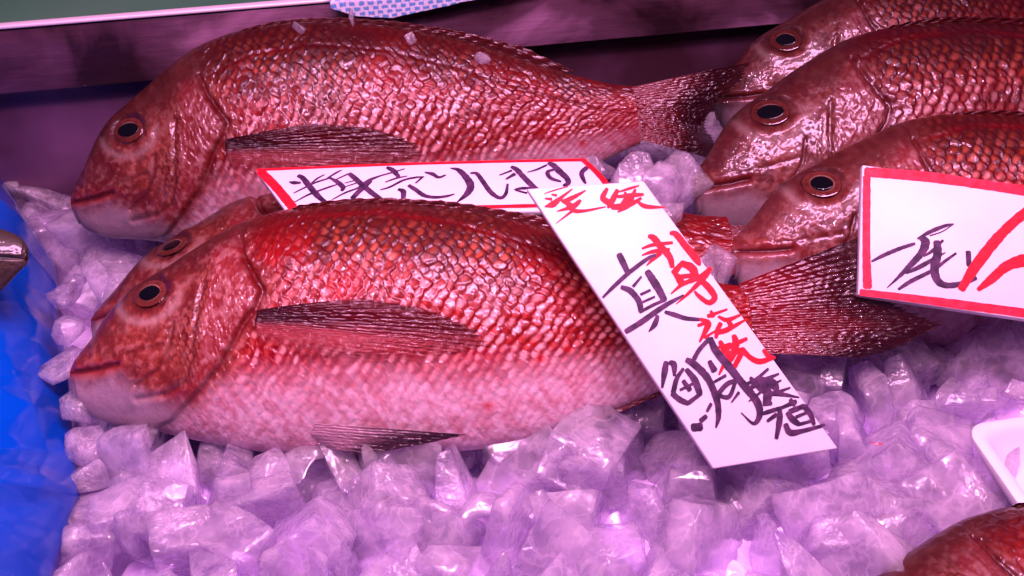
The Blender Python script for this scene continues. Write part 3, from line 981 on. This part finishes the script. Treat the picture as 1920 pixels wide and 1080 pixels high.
c2.write('black_lettering', [C4(q) for q in [
    [(650, 530, 40), (675, 580, 42), (705, 645, 36)], [(540, 820, 14), (620, 740, 24), (720, 650, 26), (840, 560, 24), (895, 535, 20)],
    [(665, 750, 26), (725, 775, 38), (780, 840, 38), (800, 915, 36)], [(745, 745, 20), (800, 680, 14)],
    [(840, 645, 40), (870, 690, 48), (920, 770, 48), (955, 840, 40)], [(795, 800, 16), (860, 770, 16)],
    [(810, 850, 14), (890, 815, 14)], [(790, 920, 16), (870, 875, 20), (950, 840, 18)],
    [(695, 1050, 32), (800, 985, 34), (950, 880, 30), (1085, 805, 14)], [(910, 945, 24), (890, 1000, 34), (850, 1050, 8)],
    [(960, 918, 20), (1020, 935, 28), (1100, 960, 26), (1190, 968, 20)]]] + [C5(q) for q in [
    [(225, 390, 30), (215, 450, 36), (200, 545, 14)], [(245, 390, 22), (272, 405, 36), (275, 470, 18)],
    [(330, 430, 18), (290, 490, 26), (268, 575, 30)], [(262, 582, 30), (310, 620, 32), (360, 642, 26)],
    [(350, 435, 26), (400, 500, 40), (430, 580, 36)], [(330, 505, 26), (370, 560, 30)], [(360, 640, 24), (440, 580, 20)],
    [(310, 560, 14), (390, 520, 14)],
    [(350, 375, 30), (400, 405, 42), (480, 490, 40), (535, 620, 38), (545, 720, 30), (530, 790, 10)],
    [(395, 370, 26), (430, 310, 24), (490, 245, 24)],
    [(495, 245, 34), (530, 320, 42), (620, 430, 46), (700, 530, 42), (780, 630, 44), (798, 710, 36), (760, 765, 18), (685, 700, 6)],
    [(490, 385, 26), (520, 440, 40)], [(520, 510, 14), (590, 470, 16)], [(545, 580, 26), (600, 522, 26), (660, 500, 20)],
    [(540, 592, 20), (610, 600, 24), (650, 510, 20)], [(625, 635, 8), (670, 575, 18)],
    [(475, 690, 16), (500, 645, 20)], [(435, 750, 26), (470, 720, 24)], [(385, 790, 42), (440, 785, 44)],
    [(705, 530, 18), (780, 490, 18), (850, 430, 14)], [(725, 560, 20), (800, 510, 26), (915, 460, 10)],
    [(740, 485, 18), (800, 540, 46), (845, 570, 50), (840, 640, 46)], [(800, 500, 36), (875, 520, 56), (905, 560, 30)],
    [(730, 630, 6), (850, 540, 16), (930, 500, 8)], [(850, 580, 24), (930, 585, 22), (1040, 605, 6)],
    [(890, 580, 20), (985, 545, 8)], [(820, 650, 14), (870, 640, 20)],
    [(815, 705, 16), (860, 690, 22), (940, 665, 16)], [(845, 750, 16), (900, 710, 22)],
    [(920, 670, 22), (920, 740, 34), (900, 855, 22)], [(940, 665, 16), (1020, 630, 24)], [(985, 620, 24), (1012, 650, 24)],
    [(965, 700, 22), (1000, 740, 36), (1040, 770, 24)], [(980, 692, 26), (1070, 657, 24)],
    [(1072, 660, 32), (1110, 712, 30), (1130, 770, 22)], [(1020, 725, 16), (1080, 700, 14)], [(1040, 770, 16), (1110, 750, 14)],
    [(955, 772, 28), (985, 820, 34), (1060, 810, 22), (1195, 775, 14)]]], M_BLACK, 1.1)

# card 3, at right, running out of the picture
c3 = Card('sign_card', 'thick white price board with broad red border at the right edge',
          [(1617, 309), (2150, 384), (2150, 632), (1609, 553)], [0.527, 0.512, 0.50, 0.515], 0.006)
c3.write('red_border', [C6(q) for q in [
    [(85, 78, 62), (300, 95, 64), (520, 115, 66), (800, 155, 60), (1115, 200, 64), (1850, 305, 64)],
    [(88, 110, 46), (86, 300, 48), (85, 600, 50), (92, 830, 56)],
    [(50, 865, 44), (300, 893, 46), (700, 945, 56), (1115, 1000, 56), (1850, 1108, 56)]]], M_REDB)
c3.write('black_lettering', [C6(q) for q in [
    [(120, 663, 14), (200, 622, 26), (300, 580, 26), (400, 547, 20)],
    [(420, 515, 14), (500, 470, 26), (600, 430, 22), (655, 418, 8)], [(655, 418, 8), (580, 468, 8), (500, 495, 10)],
    [(440, 510, 30), (470, 535, 56), (450, 600, 46), (380, 680, 38), (290, 770, 20), (220, 835, 6)],
    [(460, 630, 10), (520, 590, 22), (585, 525, 16)], [(345, 740, 14), (430, 700, 30), (520, 650, 24), (600, 605, 8)],
    [(295, 845, 18), (380, 790, 28), (520, 720, 24), (600, 660, 20), (670, 610, 16)],
    [(545, 535, 44), (550, 610, 52), (530, 700, 52), (545, 780, 50), (600, 818, 38), (700, 810, 34), (800, 770, 28)],
    [(750, 600, 32), (755, 690, 30)]]], M_BLACK)
c3.write('red_lettering', [C6(q) for q in [
    [(705, 845, 44), (780, 720, 62), (900, 560, 66), (1000, 450, 62), (1115, 350, 62), (1200, 300, 60)],
    [(815, 848, 26), (900, 780, 52), (1000, 695, 62), (1115, 655, 76), (1200, 640, 60)]]], M_RED)

# ------------------------------------------------------------------ foam tray at the right
M_FOAM = plain('foam', (0.82, 0.80, 0.82), 0.32, 0.5, coat=0.2, noise=(25, (0.74, 0.71, 0.74), 0.4, 0.7), bump=(60, 0.06, 0.002))
def foam_tray():
    zt = 0.024
    tl = on_z(1806, 800, zt); tr = on_z(2150, 745, zt); bl = on_z(1945, 1000, zt)
    ex = (tr - tl); w = np.linalg.norm(ex); ex /= w
    ez = np.array([0, 0, 1.0])
    ey = np.cross(ez, ex)
    h = float((tl - bl) @ ey)
    sk = float((bl - tl) @ ex) / max(h, 1e-6)
    M = Matrix(((ex[0], ey[0], 0, bl[0]), (ex[1], ey[1], 0, bl[1]), (ex[2], ey[2], 1, bl[2] - 0.018), (0, 0, 0, 1)))
    ey2 = (tl - bl)
    h = np.linalg.norm(ey2)
    V = []
    def loop(inset, z, rad):
        pts = []
        x0, x1, y0, y1 = inset, w - inset, inset, h - inset
        for cx, cy, a0 in ((x1 - rad, y1 - rad, 0), (x0 + rad, y1 - rad, 90), (x0 + rad, y0 + rad, 180), (x1 - rad, y0 + rad, 270)):
            for k in range(9):
                a = math.radians(a0 + 90 * k / 8)
                pts.append((cx + rad * math.cos(a), cy + rad * math.sin(a), z))
        return pts
    rings = [(0.010, 0.0, 0.012), (0.0, 0.017, 0.009), (0.0002, 0.0188, 0.009), (0.0015, 0.0195, 0.008), (0.0045, 0.0195, 0.007),
             (0.006, 0.0186, 0.007), (0.0075, 0.0165, 0.008), (0.0145, 0.0035, 0.010), (0.017, 0.0025, 0.010)]
    for q in rings: V += loop(*q)
    V = np.array(V)
    # shear so that the side runs along the photograph's edge
    ox = float(np.dot(tl - bl, ex)) / float(h)
    V[:, 0] += V[:, 1] * ox
    n = 36
    F = grid_faces(len(rings), n, True).tolist()
    F = [tuple(f) for f in F] + [tuple(range((len(rings) - 1) * n, len(rings) * n)), tuple(range(n - 1, -1, -1))]
    o = mesh_obj('foam_tray', V, F, M_FOAM)
    o.data.set_sharp_from_angle(angle=math.radians(50))
    o.matrix_world = M
    tag(o, 'white foam tray with rounded corner lying on the ice at right', 'tray')
foam_tray()

# ------------------------------------------------------------------ blue plastic bag at the left, and the small fish in it
M_BAG, nt, p = new_mat('blue_plastic')
p.inputs['Base Color'].default_value = (0.0, 0.075, 0.50, 1)
p.inputs['Roughness'].default_value = 0.2
p.inputs['Specular IOR Level'].default_value = 0.3
p.inputs['Coat Weight'].default_value = 0.6
p.inputs['Coat Roughness'].default_value = 0.04
tr = node(nt, 'ShaderNodeBsdfTranslucent')
tr.inputs[0].default_value = (0.0, 0.20, 1.0, 1)
mx = node(nt, 'ShaderNodeMixShader')
mx.inputs[0].default_value = 0.12
out = nt.nodes['Material Output']
nt.links.new(p.outputs[0], mx.inputs[1]); nt.links.new(tr.outputs[0], mx.inputs[2]); nt.links.new(mx.outputs[0], out.inputs[0])
EDGE = [(316, 2), (370, 26), (392, 36), (440, 70), (500, 106), (550, 115), (590, 110), (650, 126), (720, 136), (780, 140), (850, 146),
        (930, 150), (1000, 128), (1080, 104), (1160, 90)]
def bag():
    nr, ns = 260, 120
    rows = np.linspace(300, 1170, nr)
    V = np.zeros((nr, ns, 3))
    s = np.linspace(0, 1, ns)
    for i, ry in enumerate(rows):
        xe = np.interp(ry, [e[0] for e in EDGE], [e[1] for e in EDGE])
        base = on_z(xe, ry, -0.004)
        for j in range(ns):
            k = s[j]
            # an arch that rises from the ice at its right rim and falls away to the left
            x = base[0] - 0.0 + 0.006 * 0 - 0.20 * k ** 1.25
            z = base[2] + 0.070 * math.sin(min(k * 5.5, 1.6)) ** 0.8 * (0.85 + 0.2 * math.sin(i * 0.03))
            y = base[1] - 0.020 * math.sin(min(k * 5.5, 1.6)) ** 0.8
            V[i, j] = (x, y, z)
    I, J = np.meshgrid(np.arange(nr), np.arange(ns), indexing='ij')
    a = I / nr; b = J / ns

    def crumple(n1, n2, seed, sk):
        """straight creases between random heights: a triangulated lattice"""
        x = a * n1 + sk * b * n2; y = b * n2 - 0.4 * sk * a * n1
        xi = np.floor(x); yi = np.floor(y); fx = x - xi; fy = y - yi
        h = lambda p_, q_: hash2(p_, q_, seed)
        h00, h10, h01, h11 = h(xi, yi), h(xi + 1, yi), h(xi, yi + 1), h(xi + 1, yi + 1)
        lo_t = h00 + (h10 - h00) * fx + (h11 - h10) * fy
        up_t = h00 + (h11 - h01) * fx + (h01 - h00) * fy
        return np.where(fx > fy, lo_t, up_t) - 0.5
    soft = np.clip(b * 14, 0.12, 1)
    d = soft * (0.034 * crumple(5, 2.6, 5, 0.5) + 0.024 * crumple(11, 5, 6, -0.6) + 0.003 * crumple(26, 14, 7, 0.6) + 0.004 * (fbm(a * 5, b * 4, 79) - 0.5))
    V[:, :, 2] += 0.6 * d
    V[:, :, 0] += 0.5 * d
    V[:, :, 1] -= 0.4 * d
    o = mesh_obj('plastic_bag', V.reshape(-1, 3), grid_faces(nr, ns)[:, ::-1], M_BAG, smooth=False)
    sm = o.modifiers.new('thickness', 'SOLIDIFY'); sm.thickness = 0.0006
    tag(o, 'crumpled shiny blue plastic bag at the left edge', 'bag')
bag()
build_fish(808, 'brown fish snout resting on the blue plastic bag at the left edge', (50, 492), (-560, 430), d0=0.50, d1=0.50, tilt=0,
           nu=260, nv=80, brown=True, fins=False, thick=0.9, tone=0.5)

# ------------------------------------------------------------------ checked cloth over the lip
M_CLOTH, nt, p = new_mat('checked_cloth')
uvn = node(nt, 'ShaderNodeAttribute', attribute_name='skin')
nt.links.new(uvn.outputs['Color'], p.inputs['Base Color'])
p.inputs['Roughness'].default_value = 0.8
def cloth():
    nu_, nv_ = 260, 130
    s0, s1 = 0, 1
    pa = on_plane(612, 8, np.array(wall_pt(0, 0, Z_LIP)), np.array([wn[0], wn[1], 0.0]))
    sA = float((pa[:2] - WL) @ wd)
    u = np.linspace(0, 1, nu_)
    v = np.linspace(0, 1, nv_)
    Uu, Vv = np.meshgrid(u, v, indexing='ij')
    wlen = 0.155
    sx = sA + 0.002 + wlen * Uu
    hang = np.interp(Uu, [0, 0.08, 0.22, 0.5, 0.8, 1.0], [0.006, 0.012, 0.016, 0.010, 0.003, -0.004])
    # path: flat on top behind the lip, over the edge, down the front
    L = 0.05 + hang
    t = Vv * L
    flat = np.clip(t, 0, 0.05)
    down = np.clip(t - 0.05, 0, 1)
    off = 0.044 - flat - 0.0
    z = Z_LIP + 0.0065 + 0.003 * (fbm(Uu * 9, Vv * 4, 91) - 0.3) - down
    off = off - 0.002 * np.clip(down * 300, 0, 1)
    P = np.zeros((nu_, nv_, 3))
    P[..., 0] = WL[0] + wd[0] * sx - wn[0] * off
    P[..., 1] = WL[1] + wd[1] * sx - wn[1] * off
    P[..., 2] = z
    # woven dashes
    a = Uu * wlen / 0.0052; b = t / 0.0030
    row = np.floor(b)
    aa = a + 0.5 * np.mod(row, 2)
    dash = (np.mod(aa, 1) < 0.62) & (np.mod(b, 1) < 0.72)
    c = np.where(dash[..., None], (0.10, 0.28, 0.55), (0.62, 0.62, 0.72))
    c = c * (0.8 + 0.4 * fbm(Uu * 60, Vv * 30, 92))[..., None]
    o = mesh_obj('checked_cloth', P.reshape(-1, 3), grid_faces(nu_, nv_), M_CLOTH, cols=np.clip(c, 0, 1).reshape(-1, 3))
    sm = o.modifiers.new('thickness', 'SOLIDIFY'); sm.thickness = 0.0015
    tag(o, 'blue and white checked cloth draped over the steel lip', 'cloth')
cloth()

# ------------------------------------------------------------------ ice
def ice_mesh(seed, kind):
    """a chunk of ice: hull of scattered points with worn edges; cups are melted hollow"""
    import bmesh
    r = np.random.default_rng(seed)
    sc = {'block': (1, 0.9, 0.75), 'round': (0.95, 0.9, 0.7), 'slab': (1.2, 0.95, 0.36), 'wedge': (1.15, 0.8, 0.65),
          'cup': (1, 0.95, 0.75), 'shard': (1.45, 0.5, 0.42)}[kind]
    bm = bmesh.new()
    if kind in ('block', 'slab', 'wedge'):
        pts = []
        for cx in (-1, 1):
            for cy in (-1, 1):
                for cz in (-1, 1):
                    q = np.array([cx, cy, cz]) * 0.82 + r.normal(size=3) * 0.13
                    pts.append(q)
        for _ in range(5):
            q = r.normal(size=3); q /= np.max(np.abs(q)); pts.append(q * 0.92)
        if kind == 'wedge':
            pts = [np.array([q[0], q[1] * (0.72 + 0.28 * q[0]), q[2] * (0.6 + 0.4 * q[0])]) for q in pts]
    else:
        pts = []
        for _ in range({'round': 34, 'cup': 30, 'shard': 14}[kind]):
            q = r.normal(size=3); q /= np.linalg.norm(q); pts.append(q * r.uniform(0.85, 1.05))
    vs = [bm.verts.new(tuple(np.array(q) * np.array(sc))) for q in pts]
    h = bmesh.ops.convex_hull(bm, input=vs)
    junk = [g for g in h['geom_interior'] if isinstance(g, bmesh.types.BMVert)]
    if junk: bmesh.ops.delete(bm, geom=junk, context='VERTS')
    bmesh.ops.dissolve_limit(bm, angle_limit=math.radians(9), verts=bm.verts[:], edges=bm.edges[:])
    bmesh.ops.bevel(bm, geom=bm.edges[:], offset=0.07, segments=2, profile=0.6, affect='EDGES', clamp_overlap=True)
    bmesh.ops.triangulate(bm, faces=bm.faces[:])
    bmesh.ops.subdivide_edges(bm, edges=[e for e in bm.edges if e.calc_length() > 0.28], cuts=3, use_grid_fill=True)
    bmesh.ops.triangulate(bm, faces=bm.faces[:])
    bmesh.ops.subdivide_edges(bm, edges=[e for e in bm.edges if e.calc_length() > 0.16], cuts=1, use_grid_fill=True)
    bmesh.ops.triangulate(bm, faces=bm.faces[:])
    q = np.array([v.co[:] for v in bm.verts])
    if kind == 'cup':
        rr = np.hypot(q[:, 0] / sc[0], q[:, 1] / sc[1])
        q[:, 2] -= np.where(q[:, 2] > 0, 0.95 * np.clip(1 - (rr / 0.78) ** 2, 0, 1), 0)
    nz = fbm(q[:, 0] * 1.7 + q[:, 2] * 1.1 + seed, q[:, 1] * 1.7 - q[:, 2] * 0.9, seed) - 0.5
    nz2 = fbm(q[:, 0] * 5 + q[:, 2] * 3 + seed, q[:, 1] * 5 - q[:, 2] * 4, seed + 5, 2) - 0.5
    q = q * (1 + 0.10 * nz + 0.045 * nz2)[:, None]
    for k, vv in enumerate(bm.verts): vv.co = q[k]
    bmesh.ops.recalc_face_normals(bm, faces=bm.faces[:])
    m = bpy.data.meshes.new('ice_cube')
    bm.to_mesh(m); bm.free()
    m.polygons.foreach_set('use_smooth', np.ones(len(m.polygons), dtype=bool))
    m.set_sharp_from_angle(angle=math.radians(24))
    m.materials.append(M_ICE)
    return m


KINDS = ['block', 'round', 'slab', 'wedge', 'cup', 'block', 'shard', 'round', 'slab', 'cup', 'wedge', 'block', 'shard', 'slab', 'wedge', 'block']
ICE = [(k, ice_mesh(900 + i, k)) for i, k in enumerate(KINDS)]
ICE_LABEL = {'block': 'chunky squared ice cube loose in the heaped ice around the fish',
             'round': 'rounded melted ice lump loose in the heaped ice around the fish',
             'slab': 'flat slab of ice loose in the heaped ice around the fish',
             'wedge': 'wedge shaped ice chunk loose in the heaped ice around the fish',
             'cup': 'hollow cup shaped ice cube loose in the heaped ice around the fish',
             'shard': 'long thin ice shard loose in the heaped ice around the fish'}
first_ice = None
def put_ice(p, size, k=None, rot=None, label=None):
    global first_ice
    k = random.randrange(len(ICE)) if k is None else k
    kind, m = ICE[k]
    if first_ice is None:
        o = bpy.data.objects.new('ice_cube', m); first_ice = o
    else:
        o = first_ice.copy(); o.data = m
    COL.objects.link(o)
    o.location = p
    o.rotation_euler = rot or (random.uniform(0, 6.28), random.uniform(0, 6.28), random.uniform(0, 6.28))
    o.scale = [size * random.uniform(0.88, 1.12) for _ in range(3)]
    tag(o, label or ICE_LABEL[kind], 'ice', 'ice cubes heaped around the fish')
    return o


def proj(p):
    d = np.asarray(p) - CAMP
    z = d @ FWD
    return 960 + (d @ RGT) / z / TANH * 960, 540 - (d @ UPV) / z / TANH * 960


def covered(px, py):
    """picture points well inside fish, board or bag, where no ice shows"""
    def inpoly(poly):
        c = False
        n = len(poly); j = n - 1
        for i in range(n):
            xi, yi = poly[i]; xj, yj = poly[j]
            if (yi > py) != (yj > py) and px < (xj - xi) * (py - yi) / (yj - yi) + xi: c = not c
            j = i
        return c
    return any(inpoly(q) for q in [
        [(175, 640), (300, 500), (520, 400), (940, 420), (1360, 560), (1640, 500), (1640, 640), (1420, 650), (1230, 720), (950, 800), (600, 815), (300, 770), (175, 750)],
        [(160, 360), (300, 130), (560, 30), (1180, 180), (1340, 170), (1320, 240), (1100, 250), (900, 290), (500, 400), (300, 420)],
        [(1310, 330), (1400, 130), (1500, -80), (2300, -80), (2300, 520), (1500, 440), (1330, 410)],
        [(1765, 790), (1990, 715), (1990, 1200), (1700, 1200), (1730, 1090), (1830, 1010), (1850, 940)],
        [(-400, 330), (0, 320), (55, 390), (100, 450), (135, 520), (138, 600), (155, 700), (165, 800), (168, 880), (120, 960), (40, 1040), (20, 1300), (-400, 1300)]])


cells = []
sp = 0.0222
yy = 0.16
row = 0
while yy < 0.66:
    xx = -0.5 + (row % 2) * sp * 0.5
    while xx < 0.5:
        cells.append((xx + random.uniform(-0.4, 0.4) * sp, yy + random.uniform(-0.4, 0.4) * sp))
        xx += sp
    yy += sp * 0.86
    row += 1
count = 0
for (x, y) in cells:
    z = float(ice_z(x, y)) + random.uniform(0.004, 0.019)
    px, py = proj((x, y, z))
    if px < -60 or px > 1990 or py < 230 or py > 1180: continue
    if covered(px, py): continue
    if px > 1000 and py < 200: continue
    put_ice((x, y, z), random.uniform(0.0145, 0.0250))
    count += 1
# individual lumps the photograph shows clearly
for (px, py, dep, size, k) in [(1180, 335, 0.588, 0.019, 1), (1240, 350, 0.585, 0.017, 7), (1125, 322, 0.592, 0.013, 3), (1245, 400, 0.575, 0.013, 1),
                               (1275, 330, 0.61, 0.014, 13), (1320, 520, 0.56, 0.010, 8), (1345, 500, 0.565, 0.009, 2),
                               (125, 545, 0.545, 0.010, 4), (128, 620, 0.53, 0.010, 1), (120, 690, 0.525, 0.011, 13), (150, 760, 0.515, 0.012, 9), (165, 835, 0.508, 0.013, 7), (140, 900, 0.50, 0.013, 3)]:
    put_ice(tuple(at(px, py, dep)), size, k)
    count += 1
put_ice(tuple(at(905, 108, 0.578)), 0.0055, 1, label='small clear ice chip sitting on the back of the rear fish')
for (px, py, dep, size) in [(560, 52, 0.572, 0.0032), (770, 72, 0.576, 0.003)]:
    put_ice(tuple(at(px, py, dep)), size, 2, label='tiny melting ice fleck stuck along the top of the rear fish')
put_ice(tuple(at(660, 32, 0.57)), 0.004, 6, label='thin ice chip on the top edge of the rear fish near the cloth')
put_ice(tuple(at(1912, 735, 0.50)), 0.007, 0, label='small ice chip above the foam tray at the right edge')
# the rest of the heap, beyond the picture's edges, as one mass
RV = []; RF = []; base_i = 0
for (x, y) in [(a_, b_) for a_ in np.arange(-0.52, 0.56, 0.026) for b_ in np.arange(0.11, 0.62, 0.026)]:
    px, py = proj((x, y, -0.01))
    if (-60 <= px <= 1990 and py <= 1180) or px < -40 or px > 2700 or py > 1900 or (px > 1700 and py < 1250): continue
    m_ = ICE[random.randrange(len(ICE))][1]
    co = np.empty(len(m_.vertices) * 3); m_.vertices.foreach_get('co', co)
    R3 = np.array(Matrix.Rotation(random.uniform(0, 6.28), 3, Vector((random.random(), random.random(), random.random() + 0.1)).normalized()))
    RV.append(co.reshape(-1, 3) @ R3.T * random.uniform(0.014, 0.022) + np.array([x + random.uniform(-0.006, 0.006), y, -0.010 + random.uniform(-0.004, 0.006)]))
    RF += [tuple(v_ + base_i for v_ in p_.vertices) for p_ in m_.polygons]
    base_i += len(m_.vertices)
if RV:
    tag(mesh_obj('ice_rubble', np.concatenate(RV), RF, M_ICE, smooth=False), kind='stuff')
print('ICE', count)

M_SCRAP = plain('red_flesh', (0.45, 0.01, 0.02), 0.3, coat=0.5)
sc_ = ice_mesh(990, 'shard'); sc_.materials.clear(); sc_.materials.append(M_SCRAP)
so_ = bpy.data.objects.new('fish_scrap', sc_); COL.objects.link(so_)
so_.location = tuple(at(1648, 833, 0.487)); so_.scale = (0.0028, 0.0013, 0.0010); so_.rotation_euler = (0, 0, 2.9)
tag(so_, 'tiny red fish scrap on the ice right of the long slip', 'scrap')
